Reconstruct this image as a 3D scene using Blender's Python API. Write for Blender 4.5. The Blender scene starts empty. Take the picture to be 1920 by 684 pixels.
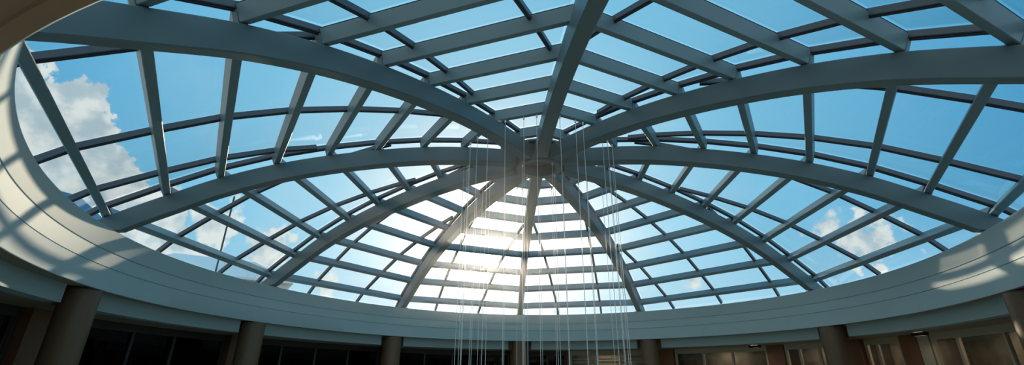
import bpy, bmesh, math, random
from mathutils import Vector, Matrix
random.seed(7)
S = bpy.context.scene
COL = S.collection

# ------------------------------------------------------------------ measured geometry of the place (metres)
AZ = [-3.16025, -2.59127, -1.84475, -1.18259, -0.56542, -0.01849, 0.51739, 1.21991, 1.92524, 2.5586]
RN = [1.1375, 2.3565, 3.5368, 4.7772, 6.0033, 7.2183, 8.3992, 9.4091, 10.435]
FC = [-0.02929, 0.05175, -0.01683, 0.01219]
FS = [0.0104, 0.0205, -0.00271, -0.00756]
# glazing bars of each bay: offsets along the bay from its centre line through the hub
MULL = {0: [0.5, -1.7], 1: [-0.7, 1.45, -3.4], 2: [-1.43, 1.05], 3: [-0.4, 1.82], 4: [-0.35, 1.72],
        5: [-1.22, 0.82], 6: [-2.42, -0.25, 1.97], 7: [-1.92, 0.65], 8: [-0.4, 2.12], 9: [2.03, -0.25]}
ZLIP, RLIP, ZCEIL, RFASC, RWALL, ZFLOOR = -1.155, 10.19, -1.50, 10.55, 11.9, -4.5

ZN = [3.424, 3.318, 3.147, 2.884, 2.552, 2.142, 1.631, 1.071, 0.455]


def rho(a):
    return 1 + sum(FC[n] * math.cos((n + 1) * a) + FS[n] * math.sin((n + 1) * a) for n in range(4))


def P(a, r, z):
    q = r * rho(a)
    return Vector((q * math.sin(a), q * math.cos(a), z))


def zr(r):                       # the dome's meridian, smooth through the purlin rows
    pts = [(0.0, 3.475)] + list(zip(RN, ZN)) + [(10.95, 0.015)]
    n = len(pts)
    if r <= 0: return pts[0][1]
    for i in range(n - 1):
        if r <= pts[i + 1][0] or i == n - 2:
            p0 = pts[max(i - 1, 0)]; p1 = pts[i]; p2 = pts[i + 1]; p3 = pts[min(i + 2, n - 1)]
            t = (r - p1[0]) / (p2[0] - p1[0])
            m1 = (p2[1] - p0[1]) / (p2[0] - p0[0]) * (p2[0] - p1[0]) if i else 0
            m2 = (p3[1] - p1[1]) / (p3[0] - p1[0]) * (p2[0] - p1[0])
            return (2*t**3 - 3*t*t + 1) * p1[1] + (t**3 - 2*t*t + t) * m1 + (-2*t**3 + 3*t*t) * p2[1] + (t**3 - t*t) * m2




# ------------------------------------------------------------------ materials
def nodes_of(name):
    m = bpy.data.materials.new(name); m.use_nodes = True
    nt = m.node_tree
    return m, nt, nt.nodes['Principled BSDF']


def painted(name, col, rough=0.5, metal=0.0, spec=0.5, vary=0.06, scale=3.0, bump=0.0, bscale=60, stretch=None):
    m, nt, b = nodes_of(name)
    tc = nt.nodes.new('ShaderNodeTexCoord')
    mp = nt.nodes.new('ShaderNodeMapping')
    if stretch: mp.inputs['Scale'].default_value = stretch
    nt.links.new(tc.outputs['Object'], mp.inputs['Vector'])
    nz = nt.nodes.new('ShaderNodeTexNoise'); nz.inputs['Scale'].default_value = scale; nz.inputs['Detail'].default_value = 5
    nt.links.new(mp.outputs[0], nz.inputs['Vector'])
    mx = nt.nodes.new('ShaderNodeMix'); mx.data_type = 'RGBA'
    mx.inputs[6].default_value = [c * (1 - vary) for c in col] + [1]
    mx.inputs[7].default_value = [min(1, c * (1 + vary)) for c in col] + [1]
    nt.links.new(nz.outputs['Fac'], mx.inputs[0])
    nt.links.new(mx.outputs[2], b.inputs['Base Color'])
    b.inputs['Roughness'].default_value = rough
    b.inputs['Metallic'].default_value = metal
    b.inputs['Specular IOR Level'].default_value = spec
    if bump:
        n2 = nt.nodes.new('ShaderNodeTexNoise'); n2.inputs['Scale'].default_value = bscale
        nt.links.new(mp.outputs[0], n2.inputs['Vector'])
        bp = nt.nodes.new('ShaderNodeBump'); bp.inputs['Strength'].default_value = bump; bp.inputs['Distance'].default_value = 0.01
        nt.links.new(n2.outputs['Fac'], bp.inputs['Height']); nt.links.new(bp.outputs[0], b.inputs['Normal'])
    return m


def glass_mat(name, tint, ior=1.45, rough=0.0):
    m, nt, b = nodes_of(name)
    nt.nodes.remove(b)
    out = nt.nodes['Material Output']
    tr = nt.nodes.new('ShaderNodeBsdfTransparent'); tr.inputs[0].default_value = (*tint, 1)
    gl = nt.nodes.new('ShaderNodeBsdfGlossy'); gl.inputs['Roughness'].default_value = rough
    ge = nt.nodes.new('ShaderNodeNewGeometry')
    dt = nt.nodes.new('ShaderNodeVectorMath'); dt.operation = 'DOT_PRODUCT'
    nt.links.new(ge.outputs['Normal'], dt.inputs[0]); nt.links.new(ge.outputs['Incoming'], dt.inputs[1])
    f0 = ((ior - 1) / (ior + 1)) ** 2
    ops = [('ABSOLUTE', None), ('SUBTRACT', 1.0), ('POWER', 5.0), ('MULTIPLY_ADD', 1 - f0)]
    prev = dt.outputs['Value']
    for op, v in ops:                                   # Schlick reflectance, the same from both faces of the pane
        mth = nt.nodes.new('ShaderNodeMath'); mth.operation = op
        if op == 'SUBTRACT': mth.inputs[0].default_value = 1.0; nt.links.new(prev, mth.inputs[1])
        else:
            nt.links.new(prev, mth.inputs[0])
            if v is not None: mth.inputs[1].default_value = v
            if op == 'MULTIPLY_ADD': mth.inputs[2].default_value = f0
        prev = mth.outputs[0]
    fr = mth
    mx = nt.nodes.new('ShaderNodeMixShader')
    nt.links.new(fr.outputs[0], mx.inputs[0]); nt.links.new(tr.outputs[0], mx.inputs[1]); nt.links.new(gl.outputs[0], mx.inputs[2])
    nt.links.new(mx.outputs[0], out.inputs[0])
    return m


M = {}
M['steel'] = painted('painted_steel', (0.125, 0.19, 0.205), 0.42, vary=0.05, scale=1.5)
M['purlin'] = painted('painted_purlin_steel', (0.185, 0.285, 0.32), 0.4, vary=0.05, scale=1.5)
M['bar'] = painted('dark_aluminium', (0.09, 0.115, 0.14), 0.38, vary=0.08, scale=4)
M['gasket'] = painted('black_gasket', (0.02, 0.022, 0.025), 0.6)
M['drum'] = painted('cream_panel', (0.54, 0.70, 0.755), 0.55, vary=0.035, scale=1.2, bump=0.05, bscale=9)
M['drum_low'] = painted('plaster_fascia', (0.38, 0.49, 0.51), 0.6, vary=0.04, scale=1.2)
M['soffit'] = painted('beige_soffit', (0.32, 0.255, 0.19), 0.7, vary=0.05, scale=0.8)
M['column'] = painted('brown_column_laminate', (0.17, 0.105, 0.06), 0.35, vary=0.16, scale=4, stretch=(9, 9, 0.5))
M['pier'] = painted('red_brown_pier', (0.24, 0.105, 0.05), 0.5, vary=0.15, scale=2)
M['cream'] = painted('cream_window_frame', (0.52, 0.45, 0.34), 0.45, vary=0.06)
M['darkframe'] = painted('dark_brown_frame', (0.05, 0.045, 0.04), 0.45)
M['wall'] = painted('dim_wall', (0.16, 0.14, 0.12), 0.7)
M['room'] = painted('mottled_room_wall', (0.21, 0.185, 0.15), 0.8, vary=0.95, scale=2.6, bump=0.3, bscale=3)
M['darkroom'] = painted('dark_room_wall', (0.03, 0.028, 0.026), 0.8)
M['floor'] = painted('tan_stone_floor', (0.60, 0.49, 0.35), 0.35, vary=0.1, scale=0.8)
M['roof'] = painted('grey_roof_membrane', (0.42, 0.42, 0.41), 0.8)
M['paleroof'] = painted('pale_metal_roof', (0.82, 0.84, 0.83), 0.5)
M['blueroof'] = painted('blue_metal_roof', (0.07, 0.22, 0.36), 0.5)
M['mast'] = painted('dark_mast_paint', (0.05, 0.09, 0.11), 0.8, spec=0.1)
M['white'] = painted('white_sheet_roof', (0.75, 0.76, 0.75), 0.5)
M['cable'] = painted('pale_cable', (0.90, 0.89, 0.84), 0.3, vary=0.02)
M['glass'] = glass_mat('tinted_roof_glass', (0.945, 0.975, 0.985))
M['darkglass'] = glass_mat('dark_window_glass', (0.35, 0.35, 0.34), 1.28)
M['winglass'] = glass_mat('window_glass', (0.88, 0.88, 0.85), 1.45)


# ------------------------------------------------------------------ object helpers
def link(name, bm, mat, parent=None, smooth=False):
    me = bpy.data.meshes.new(name)
    bmesh.ops.recalc_face_normals(bm, faces=bm.faces[:])
    bm.to_mesh(me); bm.free()
    for mm in (mat if isinstance(mat, (list, tuple)) else [mat]): me.materials.append(mm)
    if smooth:
        for f in me.polygons: f.use_smooth = True
        me.set_sharp_from_angle(angle=math.radians(35))
    o = bpy.data.objects.new(name, me); COL.objects.link(o)
    if parent is not None:
        o.parent = parent
        o.matrix_parent_inverse = Matrix.Translation(parent.location).inverted()
    return o


def tag(o, label=None, cat=None, group=None, kind=None):
    if label: o['label'] = label
    if cat: o['category'] = cat
    if group: o['group'] = group
    if kind: o['kind'] = kind
    return o


def empty(name, loc):
    o = bpy.data.objects.new(name, None); COL.objects.link(o); o.location = loc; o.empty_display_size = 0.2
    return o


def loft(bm, rings, closed=True, cap=True):
    vs = [[bm.verts.new(p) for p in r] for r in rings]
    n = len(vs[0])
    for a, b in zip(vs[:-1], vs[1:]):
        for i in range(n if closed else n - 1):
            j = (i + 1) % n
            bm.faces.new((a[i], a[j], b[j], b[i]))
    if cap and closed:
        bm.faces.new(vs[0][::-1]); bm.faces.new(vs[-1])
    return vs


def rect(c, x, y, w, h, ch=0.012):
    """chamfered rectangle around c; x, y unit axes, full sizes w, h"""
    hw, hh = w / 2, h / 2; ch = min(ch, hw * .6, hh * .6)
    pts = [(-hw + ch, -hh), (hw - ch, -hh), (hw, -hh + ch), (hw, hh - ch), (hw - ch, hh), (-hw + ch, hh), (-hw, hh - ch), (-hw, -hh + ch)]
    return [c + x * a + y * b for a, b in pts]


def tube(bm, pts, rad, n=8):
    rings = []
    for i, p in enumerate(pts):
        d = (pts[min(i + 1, len(pts) - 1)] - pts[max(i - 1, 0)]).normalized()
        x = d.cross(Vector((0, 0, 1)) if abs(d.z) < .9 else Vector((1, 0, 0))).normalized(); y = d.cross(x)
        rings.append([p + (x * math.cos(t) + y * math.sin(t)) * rad for t in [2 * math.pi * k / n for k in range(n)]])
    loft(bm, rings)


def lathe(bm, profile, a0=0, a1=2 * math.pi, n=240, scaled=True, centre=None):
    """profile: list of (r, z) swept round the hub's axis on the hall's own slightly oval plan"""
    full = abs(a1 - a0 - 2 * math.pi) < 1e-6
    rows = []
    for k in range(n if full else n + 1):
        a = a0 + (a1 - a0) * k / n
        rows.append([bm.verts.new(P(a, r, z) if scaled else Vector((r * math.sin(a), r * math.cos(a), z))) for r, z in profile])
    m = len(rows)
    for k in range(m if full else m - 1):
        A, B = rows[k], rows[(k + 1) % m]
        for i in range(len(profile) - 1):
            bm.faces.new((A[i], A[i + 1], B[i + 1], B[i]))
    return rows


def arcbox(bm, a0, a1, r0, r1, z0, z1, n=None):
    """solid piece of ring between two azimuths"""
    n = n or max(2, int(abs(a1 - a0) * 40))
    rings = []
    for k in range(n + 1):
        a = a0 + (a1 - a0) * k / n
        rings.append([P(a, r0, z0), P(a, r1, z0), P(a, r1, z1), P(a, r0, z1)])
    loft(bm, rings)


# ------------------------------------------------------------------ the hub
hub = empty('roof_hub', (0, 0, 2.83))
tag(hub, 'round grey steel hub drum where all the arched roof beams meet', 'hub', kind='thing')
HB = 2.83
bm = bmesh.new()
lathe(bm, [(0.50, HB + .27), (0.50, HB + .02), (0.52, HB), (0.67, HB), (0.685, HB + .015), (0.685, HB + .14), (0.67, HB + .155), (0.67, 3.34), (0.88, 3.345), (0.88, 3.40), (0.10, 3.44)], n=72, scaled=False)
link('drum', bm, M['steel'], hub, True)
bm = bmesh.new(); lathe(bm, [(0.0005, HB + .25), (0.49, HB + .25), (0.49, HB + .275), (0.0005, HB + .275)], n=72, scaled=False)
link('recessed_plate', bm, M['bar'], hub, True)
bm = bmesh.new(); lathe(bm, [(0.30, HB + .245), (0.30, HB + .21), (0.34, HB + .21), (0.34, HB + .245)], n=48, scaled=False)
link('ring_plate', bm, M['bar'], hub, True)

# ------------------------------------------------------------------ arched beams
RIB_D, PUR_D, PUR_W = 0.43, 0.26, 0.14


def rib_w(r):
    return 0.36 - 0.14 * r / 10.4

RIB_LABEL = {
    0: 'arched grey steel beam passing straight overhead from the hub towards the viewer',
    1: 'massive arched beam crossing the upper left corner above the pane with the tall cloud',
    2: 'arched beam landing on the ring beside the sunlit cream patches, below the tall cloud',
    3: 'arched beam landing on the ring halfway between the sun and the sunlit cream patches',
    4: 'sun-hazed arched beam just left of the sun glare',
    5: 'upright narrow beam dropping from the hub to the far ring beside the sun glare',
    6: 'arched beam dropping from the hub behind the dense cables right of the sun',
    7: 'arched beam landing on the ring between the small lone cloud and the two low clouds',
    8: 'arched beam landing on the ring at the right beyond the two low clouds',
    9: 'massive arched beam sweeping from the hub across to the upper right corner',
}


def frame_at(a, r, h=1e-3):
    """point on the meridian, unit tangent (outward-down), unit normal (up) in the vertical plane of azimuth a"""
    k = rho(a)
    u = Vector((math.sin(a), math.cos(a), 0))
    p = u * (r * k) + Vector((0, 0, zr(r)))
    t = (u * ((r + h) * k) + Vector((0, 0, zr(r + h))) - (u * ((r - h) * k) + Vector((0, 0, zr(r - h))))).normalized()
    n = Vector((0, 0, 1)) * t.dot(u) - u * t.z
    return p, t, n.normalized(), u


for k, a in enumerate(AZ):
    w = Vector((math.cos(a), -math.sin(a), 0))
    root = empty('arched_roof_beam', P(a, 10.3, 0.0))
    tag(root, RIB_LABEL[k], 'roof beam', 'arched beams of the glass dome', 'thing')
    bm = bmesh.new(); rings = []
    for i in range(49):
        r = 0.775 / rho(a) + (10.72 - 0.775 / rho(a)) * i / 48
        p, t, n, u = frame_at(a, r)
        top, bot = p - n * 0.18, p - n * (0.16 + RIB_D - 0.01)
        RIB_W = rib_w(r)
        if bot.z < 0.03:                                   # the foot stands level on the ledge of the ring
            bot = Vector((bot.x, bot.y, 0.03))
            tp = P(a, 10.76, 0.03)
            e = 0.018
            up = Vector((0, 0, 1))
            rings.append([bot - w * (RIB_W/2 - e), bot + w * (RIB_W/2 - e), bot + w * RIB_W/2 + u * e, tp + w * RIB_W/2 - u * e,
                          tp + w * (RIB_W/2 - e), tp - w * (RIB_W/2 - e), tp - w * RIB_W/2 - u * e, bot - w * RIB_W/2 + u * e])
            break
        rings.append(rect((top + bot) / 2, w, n, RIB_W, RIB_D, 0.018))
    loft(bm, rings)
    link('box_beam', bm, M['steel'], root)
    # glazing bar that rides above the beam at the level of the glass
    bm = bmesh.new(); rings = []
    for r in [1.0 / rho(a)] + RN + [10.95]:
        p, t, n, u = frame_at(a, r)
        rings.append(rect(p + n * 0.125, w, n, 0.105, 0.11, 0.01))
    loft(bm, rings)
    bar = link('glazing_bar', bm, M['bar'], root)
    bm = bmesh.new(); rings = []
    for r in [1.0 / rho(a)] + RN + [10.95]:
        p, t, n, u = frame_at(a, r)
        rings.append(rect(p + n * 0.058, w, n, 0.045, 0.03, 0.004))
    loft(bm, rings); g = link('cover_strip', bm, M['gasket'], bar)
    # stub plates that carry the purlins
    for r in RN:
        p, t, n, u = frame_at(a, r)
        bm = bmesh.new()
        loft(bm, [rect(p + n * z, w, t, 0.11, PUR_W, 0.006) for z in (-0.178, 0.05)])
        link('purlin_stub', bm, M['steel'], root)
    bm = bmesh.new()
    c = P(a, 10.48, 0.0); u = Vector((math.sin(a), math.cos(a), 0))
    loft(bm, [rect(c + Vector((0, 0, z)), w, u, RIB_W + 0.16, 0.80, 0.01) for z in (0.003, 0.03)])
    link('foot_plate', bm, M['steel'], root)

# ------------------------------------------------------------------ glazed bays between the beams
BAY_LABEL = {
    0: 'glazed roof bay overhead, left of the straight overhead beam',
    1: 'glazed roof bay holding the tall white cloud at the left edge of the dome',
    2: 'glazed roof bay with a thin mast and broken clouds seen through it',
    3: 'pale glazed roof bay left of the sun glare, fading from blue to white',
    4: 'blown-out white glazed roof bay holding the sun glare',
    5: 'glazed roof bay right of the sun glare, crossed by most hanging cables',
    6: 'pale blue glazed roof bay holding one small lone cloud low down',
    7: 'glazed roof bay holding two soft clouds low over the right of the ring',
    8: 'deep blue glazed roof bay at the right edge of the dome',
    9: 'glazed roof bay overhead, right of the straight overhead beam',
}
for g in range(10):
    a, b = AZ[g], AZ[(g + 1) % 10] + (2 * math.pi if g == 9 else 0)
    A = Vector((math.sin(a), math.cos(a), 0)) * rho(a); B = Vector((math.sin(b), math.cos(b), 0)) * rho(b)
    e = (B - A).normalized(); nr = Vector((-e.y, e.x, 0))
    if nr.dot(A + B) < 0: nr = -nr
    kq = nr.dot(A); ua, ub = A.dot(e), B.dot(e)
    up = Vector((0, 0, 1))
    mid = nr * (kq * 6) + e * ((ua + ub) / 2 * 6) + up * zr(6)
    root = empty('roof_skylight', mid)
    tag(root, BAY_LABEL[g], 'skylight', 'glazed bays of the dome', 'thing')
    rows = [1.02 / max(rho(a), rho(b))] + RN + [10.95]

    def pt(u, r, h=0.0):
        """point u along the bay at row radius r, h above the purlins' centre surface (facets between rows)"""
        for i in range(len(rows) - 1):
            if r <= rows[i + 1] + 1e-9 or i == len(rows) - 2:
                t = (r - rows[i]) / (rows[i + 1] - rows[i])
                z = zr(rows[i]) * (1 - t) + zr(rows[i + 1]) * t
                d = (nr * (kq * (rows[i + 1] - rows[i])) + up * (zr(rows[i + 1]) - zr(rows[i]))).normalized()
                break
        nn = (up * d.dot(nr) - nr * d.z).normalized()
        return nr * (kq * r) + e * u + up * z + nn * h

    def normal(i):                       # averaged normal at row i
        def dd(j): return (nr * (kq * (rows[j + 1] - rows[j])) + up * (zr(rows[j + 1]) - zr(rows[j]))).normalized()
        d = (dd(max(i - 1, 0)) + dd(min(i, len(rows) - 2))).normalized()
        return (up * d.dot(nr) - nr * d.z).normalized(), d

    for i, r in enumerate(RN):
        n, d = normal(i + 1)
        gap = 0.064
        wa, wb = Vector((math.cos(a), -math.sin(a), 0)), Vector((math.cos(b), -math.sin(b), 0))
        p0 = nr * (kq * r) + e * (ua * r) + up * zr(r); p1 = nr * (kq * r) + e * (ub * r) + up * zr(r)

        def mitred(h, w_, t_, ch):           # section cut parallel to the beam at each end
            A_ = [q + e * ((gap - q.dot(wa)) / e.dot(wa)) for q in rect(p0 + n * h, d, n, w_, t_, ch)]
            B_ = [q + e * ((-gap - q.dot(wb)) / e.dot(wb)) for q in rect(p1 + n * h, d, n, w_, t_, ch)]
            return [A_, B_]
        bm = bmesh.new(); loft(bm, mitred(0, PUR_W, PUR_D, 0.01))
        pu = link('purlin', bm, M['purlin'], root)
        bm = bmesh.new(); loft(bm, mitred(PUR_D / 2 + 0.012, 0.11, 0.022, 0.004))
        link('gasket', bm, M['gasket'], pu)
    # glazing bars parallel to the bay's centre line, cut where they meet the beams
    cuts = sorted(MULL[g])
    for um in cuts:
        ra = um / ua if um / ua > 0 else 0
        rb = um / ub if um / ub > 0 else 0
        rw, uw = (rb, ub) if rb > ra else (ra, ua)
        r0 = rw + 0.125 / math.sin(math.atan(abs(uw) / kq)) / math.hypot(uw, kq)
        if r0 > 10.5: continue
        st = [r0] + [r for r in rows if r > r0 + 0.08]
        rings = []
        for r in st:
            i = min(range(len(rows)), key=lambda j: abs(rows[j] - r)) if r != r0 else next(j for j in range(len(rows)) if rows[j] >= r)
            n, d = normal(i)
            rings.append(rect(pt(um, r) + n * 0.125, e, n, 0.085, 0.11, 0.008))
        bm = bmesh.new(); loft(bm, rings); mu = link('glazing_bar', bm, M['bar'], root)
        bm = bmesh.new()
        rings = []
        for r in st:
            i = min(range(len(rows)), key=lambda j: abs(rows[j] - r)) if r != r0 else next(j for j in range(len(rows)) if rows[j] >= r)
            n, d = normal(i)
            rings.append(rect(pt(um, r) + n * 0.06, e, n, 0.035, 0.025, 0.004))
        loft(bm, rings); link('cover_strip', bm, M['gasket'], mu)
    # panes
    for i in range(len(rows) - 1):
        r0, r1 = rows[i] + 0.03, rows[i + 1] - 0.03
        edges = [None] + cuts + [None]
        for j in range(len(edges) - 1):
            lo = edges[j]; hi = edges[j + 1]
            poly = [(ua * r0 + .085, r0), (ub * r0 - .085, r0), (ub * r1 - .085, r1), (ua * r1 + .085, r1)]

            def clip(poly, lim, sgn):
                out = []
                for q in range(len(poly)):
                    c, d2 = poly[q], poly[(q + 1) % len(poly)]
                    ic, idd = sgn * (c[0] - lim) >= 0, sgn * (d2[0] - lim) >= 0
                    if ic: out.append(c)
                    if ic != idd:
                        t = (lim - c[0]) / (d2[0] - c[0]); out.append((lim, c[1] + t * (d2[1] - c[1])))
                return out
            if lo is not None: poly = clip(poly, lo + .03, 1)
            if hi is not None and poly: poly = clip(poly, hi - .03, -1)
            if len(poly) < 3: continue
            ar = abs(sum(poly[q][0] * poly[(q + 1) % len(poly)][1] - poly[(q + 1) % len(poly)][0] * poly[q][1] for q in range(len(poly)))) / 2
            if ar < 0.01: continue
            bm = bmesh.new()
            lowr = [bm.verts.new(pt(u_, r_, 0.182)) for u_, r_ in poly]
            topr = [bm.verts.new(pt(u_, r_, 0.198)) for u_, r_ in poly]
            bm.faces.new(lowr[::-1]); bm.faces.new(topr)
            for q in range(len(poly)):
                q2 = (q + 1) % len(poly); bm.faces.new((lowr[q], lowr[q2], topr[q2], topr[q]))
            link('pane', bm, M['glass'], root)

# ------------------------------------------------------------------ ring wall, soffit, ceiling, floor, roof (the setting)
bm = bmesh.new()
gd, gw = 0.03, 0.022
prof = [(11.6, 0.0), (10.012, 0.0), (10.0, -0.012), (10.075, -0.40), (10.075 + gd, -0.40), (10.075 + gd, -0.40 - gw), (10.08, -0.40 - gw),
        (10.11, -0.70), (10.11 + gd, -0.70), (10.11 + gd, -0.70 - gw * .7), (10.113, -0.70 - gw * .7), (RLIP - .01, ZLIP + .01), (RLIP, ZLIP)]
lathe(bm, prof, n=360)
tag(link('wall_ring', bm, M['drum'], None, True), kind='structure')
bm = bmesh.new()
lathe(bm, [(RLIP, ZLIP), (RLIP + 0.09, ZLIP), (RLIP + 0.10, ZLIP + 0.02), (10.93, ZLIP + 0.02)], n=360)
tag(link('ceiling_recess', bm, M['soffit'], None, True), kind='structure')
bm = bmesh.new()
lathe(bm, [(10.93, ZLIP + .02), (10.93, ZCEIL), (13.2, ZCEIL), (13.2, ZCEIL + .1)], n=240)
tag(link('ceiling', bm, M['soffit'], None, True), kind='structure')
bm = bmesh.new()
lathe(bm, [(0.02, ZFLOOR), (13.2, ZFLOOR), (13.2, ZFLOOR - .2), (0.02, ZFLOOR - .2)], n=120)
tag(link('floor', bm, M['floor'], None), kind='structure')
bm = bmesh.new()
lathe(bm, [(11.17, 0.0), (11.17, 0.13), (11.3, 0.13), (11.3, 0.0)], n=240)
tag(link('trim_curb', bm, M['bar'], None, True), kind='structure')
bm = bmesh.new()
lathe(bm, [(11.5, -0.02), (17.0, -0.12), (17.0, -1.6), (13.1, -1.6)], n=120)
tag(link('roof_deck', bm, M['roof'], None), kind='structure')

CAZ = list(AZ)
for k_, d_ in ((2, -103.6), (3, -68.4), (4, -33.5), (5, -1.05), (6, 30.7), (7, 70.4), (8, 108.4)): CAZ[k_] = math.radians(d_)
# fascia beams hanging between the columns
for k in range(10):
    a, b = CAZ[k], CAZ[(k + 1) % 10] + (2 * math.pi if k == 9 else 0)
    bm = bmesh.new(); m = 0.05
    arcbox(bm, a + m, b - m, RFASC, 10.85, ZCEIL, ZLIP + 0.02, 40)
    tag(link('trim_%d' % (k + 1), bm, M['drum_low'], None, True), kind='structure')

# ------------------------------------------------------------------ columns and piers
COL_LABEL = {
    2: 'round brown column under the ring at the left, below the sunlit patches',
    3: 'round brown column second from the left edge, below the plain blue part of the ring',
    4: 'round brown column just left of the hanging cables',
    5: 'round brown column straight below the hub, among the hanging cables',
    6: 'round brown column beside the bright cream window',
    7: 'dark round column between two groups of brown windows',
    8: 'round column with two sun flecks at the right edge',
}
for k in range(10):
    if k not in COL_LABEL: continue
    a = CAZ[k]
    c = P(a, 10.53, 0)
    root = empty('round_column', (c.x, c.y, ZFLOOR))
    tag(root, COL_LABEL[k], 'column', 'round columns under the ring', 'thing')
    bm = bmesh.new()
    R0 = 0.365 if k not in (2, 8) else 0.33
    rings = []
    for z, rr in ((ZFLOOR, R0), (ZLIP - 0.03, R0), (ZLIP - 0.02, R0 - .015), (ZLIP - 0.006, R0 - .015)):
        rings.append([Vector((c.x + rr * math.cos(t), c.y + rr * math.sin(t), z)) for t in [2 * math.pi * i / 48 for i in range(48)]])
    loft(bm, rings); link('shaft', bm, M['column'], root, True)
    bm = bmesh.new()
    rings = [[Vector((c.x + rr * math.cos(t), c.y + rr * math.sin(t), z)) for t in [2 * math.pi * i / 48 for i in range(48)]]
             for z, rr in ((ZFLOOR, R0 + .05), (ZFLOOR + .15, R0 + .05), (ZFLOOR + .18, R0 + .001))]
    loft(bm, rings); link('plinth', bm, M['darkframe'], root, True)


def pier(a_mid, width, mat, r0=RWALL - .25, r1=RWALL + .2):
    h = math.radians(width) / 2
    bm = bmesh.new(); arcbox(bm, a_mid - h, a_mid + h, r0, r1, ZFLOOR, ZCEIL + .02, 6)
    return tag(link('pilaster', bm, mat, None), kind='structure')


for a_, b_ in ((-100.8, -97.2), (-67.5, -63.5), (-33.5, -29.8), (-3, 1), (29.0, 34.3), (66.3, 70.4), (105.5, 109.5)):
    pier(math.radians((a_ + b_) / 2), b_ - a_, M['pier'])

D = math.radians
nwin = [0]


def window(a0, a1, mulls, frame, glass, room, head=0.20, sill=-3.6, fr=0.09):
    """window set in the back wall: frame, mullions, one pane of glass per light, the dim room behind"""
    nwin[0] += 1
    a0, a1 = D(a0), D(a1); am = (a0 + a1) / 2
    root = empty('window_%d' % nwin[0], P(am, RWALL, ZFLOOR)); root['kind'] = 'structure'
    zt, zb = ZCEIL - head, ZFLOOR
    da = fr / (RWALL * rho(am))
    bm = bmesh.new()
    arcbox(bm, a0, a1, RWALL - .06, RWALL + .06, ZCEIL - head, ZCEIL + .01)
    arcbox(bm, a0, a1, RWALL - .06, RWALL + .06, ZFLOOR, ZFLOOR + .15)
    arcbox(bm, a0, a0 + da, RWALL - .06, RWALL + .06, ZFLOOR + .15, ZCEIL - head)
    arcbox(bm, a1 - da, a1, RWALL - .06, RWALL + .06, ZFLOOR + .15, ZCEIL - head)
    link('frame', bm, frame, root)
    es = [a0 + da] + [D(x) for x in mulls] + [a1 - da]
    for x in es[1:-1]:
        bm = bmesh.new(); arcbox(bm, x - da * .45, x + da * .45, RWALL - .05, RWALL + .05, ZFLOOR + .15, ZCEIL - head)
        link('mullion', bm, frame, root)
    for p, q in zip(es[:-1], es[1:]):
        bm = bmesh.new(); arcbox(bm, p + da * .3, q - da * .3, RWALL - .008, RWALL + .008, ZFLOOR + .15, ZCEIL - head)
        link('pane', bm, glass, root)
    bm = bmesh.new(); arcbox(bm, a0, a1, RWALL + 1.2, RWALL + 1.3, ZFLOOR, ZCEIL)
    link('room_back', bm, room, root)
    return root


# dark glazing round the left and far side, cream windows round the right
window(-107.5, -101, (-104,), M['darkframe'], M['darkglass'], M['darkroom'])
window(-97, -67.8, (-91, -84, -77), M['darkframe'], M['darkglass'], M['darkroom'])
window(-63.3, -33.8, (-56, -48.5, -41), M['darkframe'], M['darkglass'], M['darkroom'])
window(-29.6, -3.2, (-23, -16.5, -10), M['darkframe'], M['darkglass'], M['darkroom'])
window(1.2, 10.1, (5.7,), M['darkframe'], M['darkglass'], M['darkroom'])
pier(D(10.55), 0.7, M['pier'], RWALL - .1)
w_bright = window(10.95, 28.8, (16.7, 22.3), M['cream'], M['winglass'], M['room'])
for z_, th in ((-1.83, .05), (-1.95, .09)):             # added white strips imitating the ring's reflection in the glass
    bm = bmesh.new(); arcbox(bm, D(11.6), D(28.2), RWALL + .35, RWALL + .40, z_ - th, z_); link('reflection_strip', bm, M['white'], w_bright)
window(34.5, 53.2, (40.4, 46.3), M['cream'], M['winglass'], M['room'])
pier(D(54.8), 3.2, M['pier'], RWALL - .12)
window(56.5, 66.1, (59.1, 62.6), M['cream'], M['winglass'], M['room'])
window(70.6, 76.6, (72.6,), M['cream'], M['winglass'], M['room'])
pier(D(78.05), 2.8, M['pier'], RWALL - .12)
pier(D(80.4), 1.8, M['cream'], RWALL - .1)
window(81.4, 105.3, (85.4, 92.5, 99), M['cream'], M['winglass'], M['room'])
M['lamp'] = bpy.data.materials.new('warm_fill_lamp'); M['lamp'].use_nodes = True  # glow of the added lamps that fill the right-hand rooms and piers
b_ = M['lamp'].node_tree.nodes['Principled BSDF']; b_.inputs['Emission Color'].default_value = (1, .82, .60, 1); b_.inputs['Emission Strength'].default_value = 16.0


def fill_lamp_panel(az, r, label, w=.35, d=.16, hh=.10):
    """added fill lamp brightening the rooms and piers: housing and glowing diffuser"""
    a_ = D(az); c_ = P(a_, r, 0); t_ = Vector((math.cos(a_), -math.sin(a_), 0)); u_ = Vector((math.sin(a_), math.cos(a_), 0))
    root = empty('added_fill_lamp', (c_.x, c_.y, ZCEIL)); tag(root, label, 'lamp', 'added warm fill lamps', 'thing')
    bm = bmesh.new()
    for sx, sy, ww, dd in ((0, d / 2, w, .03), (0, -d / 2, w, .03), (w / 2, 0, .03, d), (-w / 2, 0, .03, d)):
        loft(bm, [rect(c_ + t_ * sx + u_ * sy + Vector((0, 0, z)), t_, u_, ww + .03, dd, .003) for z in (ZCEIL - hh, ZCEIL - .004)])
    link('housing', bm, M['gasket'], root)
    bm = bmesh.new(); loft(bm, [rect(c_ + Vector((0, 0, z)), t_, u_, w - .04, d - .04, .003) for z in (ZCEIL - .03, ZCEIL - .01)])
    link('diffuser', bm, M['lamp'], root)


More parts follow.
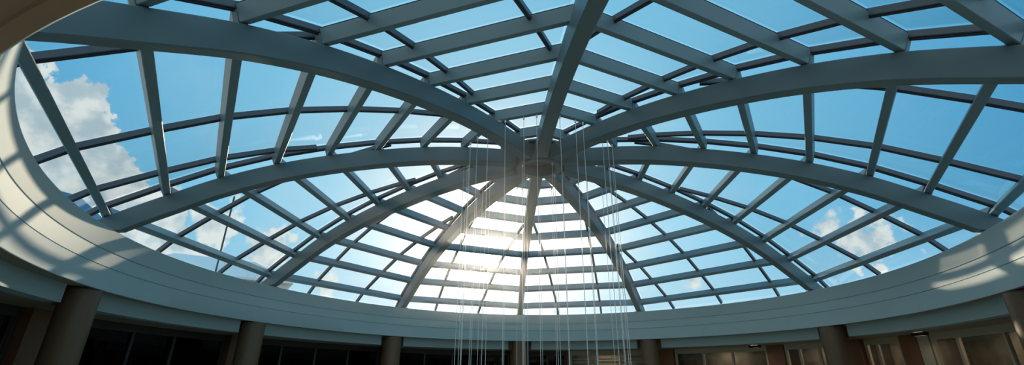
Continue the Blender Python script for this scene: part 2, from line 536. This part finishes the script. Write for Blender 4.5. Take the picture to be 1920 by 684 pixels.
for az, r, lb in ((19, RWALL + .7, 'added warm fill lamp inside the bright cream window'), (44, RWALL + .7, 'added warm fill lamp inside the three-light cream window'),
                  (61.5, RWALL + .7, 'added warm fill lamp inside the narrow window left of the dark column'), (74.3, RWALL + .7, 'added warm fill lamp inside the slim window right of the dark column'),
                  (89, RWALL + .7, 'added warm fill lamp inside the last wide window by the right column'), (52, 11.4, 'added warm fill lamp under the ring between the red-brown pier and the column'),
                  (82, 11.4, 'added warm fill lamp under the ring before the cream post')):
    if r > RWALL: fill_lamp_panel(az, r, lb, 1.1, .2, .035)
    else: fill_lamp_panel(az, r, lb)
bm = bmesh.new(); arcbox(bm, D(111.5), D(254), RWALL + .2, RWALL + .4, ZFLOOR, ZCEIL + .02, 80)
tag(link('wall_near', bm, M['wall'], None), kind='structure')
bm = bmesh.new(); arcbox(bm, D(-108), D(113), RWALL + 1.3, RWALL + 1.5, ZFLOOR, ZCEIL + .02, 80)
tag(link('wall_outer', bm, M['wall'], None), kind='structure')

# ------------------------------------------------------------------ hanging cables
n_c = 0


def cable(x, y, ztop, zbot):
    global n_c
    root = empty('hanging_cable', (x, y, ztop))
    tag(root, 'thin pale cable hanging straight down from the dome below the hub', 'cable', 'hanging cables below the hub', 'thing')
    bm = bmesh.new(); tube(bm, [Vector((x, y, ztop)), Vector((x, y, zbot))], 0.0065, 6); link('strand', bm, M['cable'], root, True)
    bm = bmesh.new(); tube(bm, [Vector((x, y, ztop)), Vector((x, y, ztop - 0.07))], 0.022, 8); link('clamp', bm, M['cable'], root, True)
    n_c += 1


for g in range(10):
    a, b = AZ[g], AZ[(g + 1) % 10] + (2 * math.pi if g == 9 else 0)
    A = P(a, RN[1], 0); B = P(b, RN[1], 0)
    for t in (0.24, 0.50, 0.76):
        tt = t + random.uniform(-.08, .08)
        p = A.lerp(B, tt)
        cable(p.x, p.y, zr(RN[1]) - 0.15, -4.3)
for j in range(4):
    t = j * math.pi / 2 + 0.6
    cable(0.6 * math.cos(t), 0.6 * math.sin(t), HB - 0.008, -4.3)

# ------------------------------------------------------------------ rooftop things seen through the lowest panes
mast = empty('roof_mast', (-16.0, 12.2, -1.2))
tag(mast, 'thin dark mast on the roof, seen through the bay left of the sun', 'mast', kind='thing')
bm = bmesh.new(); tube(bm, [Vector((-16.0, 12.2, -1.2)), Vector((-16.0, 12.2, 6.5))], 0.045, 8); link('pole', bm, M['mast'], mast, True)
bm = bmesh.new(); loft(bm, [rect(Vector((-16.0, 12.2, z)), Vector((1, 0, 0)), Vector((0, 1, 0)), .4, .4, .01) for z in (-1.25, -1.1)]); link('base_plate', bm, M['bar'], mast)


def hip_house(loc, rot, rl, el, dp, zr_, ze, mat, label):
    """small rooftop building: walls and a hipped roof, ridge half length rl, eave half length el, half depth dp"""
    root = empty('outside_building', (loc[0], loc[1], -1.3))
    tag(root, label, 'building', kind='thing')
    R = Matrix.Rotation(rot, 4, 'Z'); T = Matrix.Translation((loc[0], loc[1], 0))
    bm = bmesh.new()
    e = [bm.verts.new(T @ R @ Vector(p)) for p in ((-el, -dp, ze), (el, -dp, ze), (el, dp, ze), (-el, dp, ze))]
    f = [bm.verts.new(T @ R @ Vector((p[0], p[1], ze - .12))) for p in ((-el, -dp), (el, -dp), (el, dp), (-el, dp))]
    r = [bm.verts.new(T @ R @ Vector(p)) for p in ((-rl, 0, zr_), (rl, 0, zr_))]
    bm.faces.new((e[0], e[1], r[1], r[0])); bm.faces.new((e[2], e[3], r[0], r[1])); bm.faces.new((e[1], e[2], r[1])); bm.faces.new((e[3], e[0], r[0]))
    for q in range(4): bm.faces.new((e[q], f[q], f[(q + 1) % 4], e[(q + 1) % 4]))
    bm.faces.new(f)
    link('hipped_roof', bm, mat, root)
    bm = bmesh.new()
    loft(bm, [[T @ R @ Vector((x, y, z)) for x, y in ((-el + .4, -dp + .4), (el - .4, -dp + .4), (el - .4, dp - .4), (-el + .4, dp - .4))] for z in (-1.3, ze - .125)])
    link('house_wall', bm, M['white'], root)


hip_house((-19.2, 17.2), D(30), 2.2, 4.4, 3.0, 4.25, 2.7, M['paleroof'], 'pale hipped roof beyond the ring, seen low through the bay with the mast')
hip_house((-23.2, 9.6), D(60), 0.9, 2.6, 2.6, 5.75, 3.4, M['blueroof'], 'blue hipped roof beyond the ring, seen in the lowest pane under the tall cloud')

# ------------------------------------------------------------------ thin haze added to imitate the lens glow round the sun
m_h = bpy.data.materials.new('thin_lens_glow_haze'); m_h.use_nodes = True
nh = m_h.node_tree; nh.nodes.clear()
oh = nh.nodes.new('ShaderNodeOutputMaterial'); vs_ = nh.nodes.new('ShaderNodeVolumeScatter')
vs_.inputs['Color'].default_value = (0.80, 0.85, 0.94, 1); vs_.inputs['Density'].default_value = 0.0023; vs_.inputs['Anisotropy'].default_value = 0.91
nh.links.new(vs_.outputs[0], oh.inputs['Volume'])
bm = bmesh.new()
lathe(bm, [(0.001, -1.1), (9.93, -1.1), (9.9, -0.05), (9.2, 0.45), (8.0, 1.15), (6.0, 1.95), (3.5, 2.50), (0.001, 2.66)], n=48)
hz_o = link('lens_glow_haze', bm, m_h)
tag(hz_o, 'thin added haze standing in for the lens glow around the low sun', 'added haze')

# ------------------------------------------------------------------ camera
cam_d = bpy.data.cameras.new('camera'); cam = bpy.data.objects.new('camera', cam_d); COL.objects.link(cam)
pitch, roll, yaw = 0.3997635, 0.0058288, 0.0174466
fw = Vector((math.sin(yaw) * math.cos(pitch), math.cos(yaw) * math.cos(pitch), math.sin(pitch)))
rt = Vector((math.cos(yaw), -math.sin(yaw), 0)); upv = rt.cross(fw)
r2 = rt * math.cos(roll) + upv * math.sin(roll); u2 = -rt * math.sin(roll) + upv * math.cos(roll)
mw = Matrix(((r2.x, u2.x, -fw.x, -1.007560), (r2.y, u2.y, -fw.y, -12.563156), (r2.z, u2.z, -fw.z, -2.898958), (0, 0, 0, 1)))
cam.matrix_world = mw
cam_d.sensor_width = 36; cam_d.lens = 884.660 / 1920 * 36; cam_d.clip_start = 0.02; cam_d.clip_end = 500
S.camera = cam

# ------------------------------------------------------------------ sun and sky
SUN = Vector((-0.0215, 0.9658, 0.2582)).normalized()
sl = bpy.data.lights.new('sun', 'SUN'); sl.energy = 5.0; sl.color = (1.0, 0.77, 0.54); sl.angle = math.radians(0.9)
so = bpy.data.objects.new('sun', sl); COL.objects.link(so); so.rotation_euler = SUN.to_track_quat('Z', 'Y').to_euler()

W = bpy.data.worlds.new('sky'); S.world = W; W.use_nodes = True
nt = W.node_tree; nt.nodes.clear()
N = nt.nodes.new; Lk = nt.links.new


def math_(op, a, b=None, c=None, clamp=False):
    n = N('ShaderNodeMath'); n.operation = op; n.use_clamp = clamp
    for i, v in enumerate((a, b, c)):
        if v is None: continue
        if isinstance(v, (int, float)): n.inputs[i].default_value = v
        else: Lk(v, n.inputs[i])
    return n.outputs[0]


def dot_(d, v):
    n = N('ShaderNodeVectorMath'); n.operation = 'DOT_PRODUCT'; Lk(d, n.inputs[0]); n.inputs[1].default_value = v
    return n.outputs['Value']


def smooth_(x, lo, hi):
    n = N('ShaderNodeMapRange'); n.interpolation_type = 'SMOOTHSTEP'; Lk(x, n.inputs[0]); n.inputs[1].default_value = lo; n.inputs[2].default_value = hi
    return n.outputs[0]


def mix_(f, a, b):
    n = N('ShaderNodeMix'); n.data_type = 'RGBA'
    Lk(f, n.inputs[0])
    for i, v in ((6, a), (7, b)):
        if isinstance(v, tuple): n.inputs[i].default_value = (*v, 1)
        else: Lk(v, n.inputs[i])
    return n.outputs[2]


tc = N('ShaderNodeTexCoord'); dr = tc.outputs['Generated']
nv = N('ShaderNodeVectorMath'); nv.operation = 'NORMALIZE'; Lk(dr, nv.inputs[0]); dr = nv.outputs[0]
sep = N('ShaderNodeSeparateXYZ'); Lk(dr, sep.inputs[0]); elz = sep.outputs[2]
ang = math_('ARCCOSINE', math_('MINIMUM', dot_(dr, SUN), 1.0))
angn = math_('DIVIDE', ang, math.pi)
cr = N('ShaderNodeValToRGB'); Lk(angn, cr.inputs[0])
stops = [(0.0, (1.4, 1.35, 1.2)), (0.035, (1.15, 1.16, 1.1)), (0.07, (0.80, 0.92, 0.96)), (0.11, (0.42, 0.73, 0.90)), (0.17, (0.23, 0.575, 0.80)),
         (0.23, (0.155, 0.47, 0.715)), (0.30, (0.07, 0.33, 0.58)), (0.36, (0.07, 0.32, 0.55)), (0.48, (0.42, 0.70, 0.90)), (1.0, (0.50, 0.78, 0.98))]
els = cr.color_ramp.elements
while len(els) > 1: els.remove(els[-1])
els[0].position = stops[0][0]; els[0].color = (*stops[0][1], 1)
for p_, c_ in stops[1:]:
    e_ = els.new(p_); e_.color = (*c_, 1)
sky = cr.outputs[0]
hz = smooth_(elz, 0.30, 0.08)
sky = mix_(math_('MULTIPLY', hz, 0.55), sky, (0.50, 0.70, 0.76))


def noise_(scale, detail=7, rough=0.6, off=(0, 0, 0)):
    mp = N('ShaderNodeMapping'); mp.inputs['Location'].default_value = off; Lk(dr, mp.inputs[0])
    n = N('ShaderNodeTexNoise'); n.inputs['Scale'].default_value = scale; n.inputs['Detail'].default_value = detail; n.inputs['Roughness'].default_value = rough
    Lk(mp.outputs[0], n.inputs['Vector']); return n.outputs['Fac']


n1 = noise_(11.0); n2 = noise_(26.0, 6, 0.55, (3, 1, 2)); n3 = noise_(5.0, 5, 0.5, (7, 2, 5))
cl_col = mix_(smooth_(n2, 0.35, 0.62), (0.46, 0.56, 0.60), (0.84, 0.85, 0.79))
# the big cloud bank on the left: everything beyond a ragged edge
edge = math_('ADD', dot_(dr, (-0.689, -0.249, -0.681)), math_('MULTIPLY', math_('SUBTRACT', n1, 0.53), 0.22))
mask = smooth_(edge, 0.0, 0.008)
# soft separate clouds
for d_, rad, amp in (((0.567, 0.783, 0.256), 0.040, 0.07), ((0.612, 0.762, 0.222), 0.070, 0.11), ((0.369, 0.912, 0.181), 0.026, 0.03), ((-0.441, 0.872, 0.225), 0.060, 0.10), ((-0.52, 0.815, 0.262), 0.06, 0.10), ((-0.35, 0.92, 0.17), 0.04, 0.06)):
    n_ = N('ShaderNodeVectorMath'); n_.operation = 'DISTANCE'; Lk(dr, n_.inputs[0]); n_.inputs[1].default_value = Vector(d_).normalized()
    v = math_('ADD', math_('SUBTRACT', rad * .62, n_.outputs['Value']), math_('MULTIPLY', math_('SUBTRACT', n2, 0.5), amp * 1.6))
    mask = math_('MAXIMUM', mask, smooth_(v, -0.006, 0.014))
# thin high streaks
streak = math_('MULTIPLY', smooth_(n3, 0.55, 0.75), 0.12)
sky = mix_(streak, sky, (0.6, 0.72, 0.78))
sky = mix_(math_('MULTIPLY', mask, 0.92), sky, cl_col)
# glow round the sun
glow = math_('ADD', math_('MULTIPLY', math_('EXPONENT', math_('MULTIPLY', ang, -24.0)), 9.0), math_('MULTIPLY', math_('EXPONENT', math_('MULTIPLY', ang, -9.0)), 0.75))
gcol = N('ShaderNodeVectorMath'); gcol.operation = 'SCALE'; gcol.inputs[0].default_value = (1.0, 0.92, 0.78); Lk(glow, gcol.inputs['Scale'])
add = N('ShaderNodeVectorMath'); add.operation = 'ADD'; Lk(sky, add.inputs[0]); Lk(gcol.outputs[0], add.inputs[1])
ground = mix_(smooth_(elz, -0.02, 0.0), (0.16, 0.15, 0.13), add.outputs[0])
bg = N('ShaderNodeBackground'); Lk(ground, bg.inputs[0]); bg.inputs[1].default_value = 1.12
out = N('ShaderNodeOutputWorld'); Lk(bg.outputs[0], out.inputs[0])

S.view_settings.view_transform = 'Standard'; S.view_settings.look = 'None'; S.view_settings.gamma = 1; S.view_settings.use_curve_mapping = False
S.view_settings.exposure = 0.0
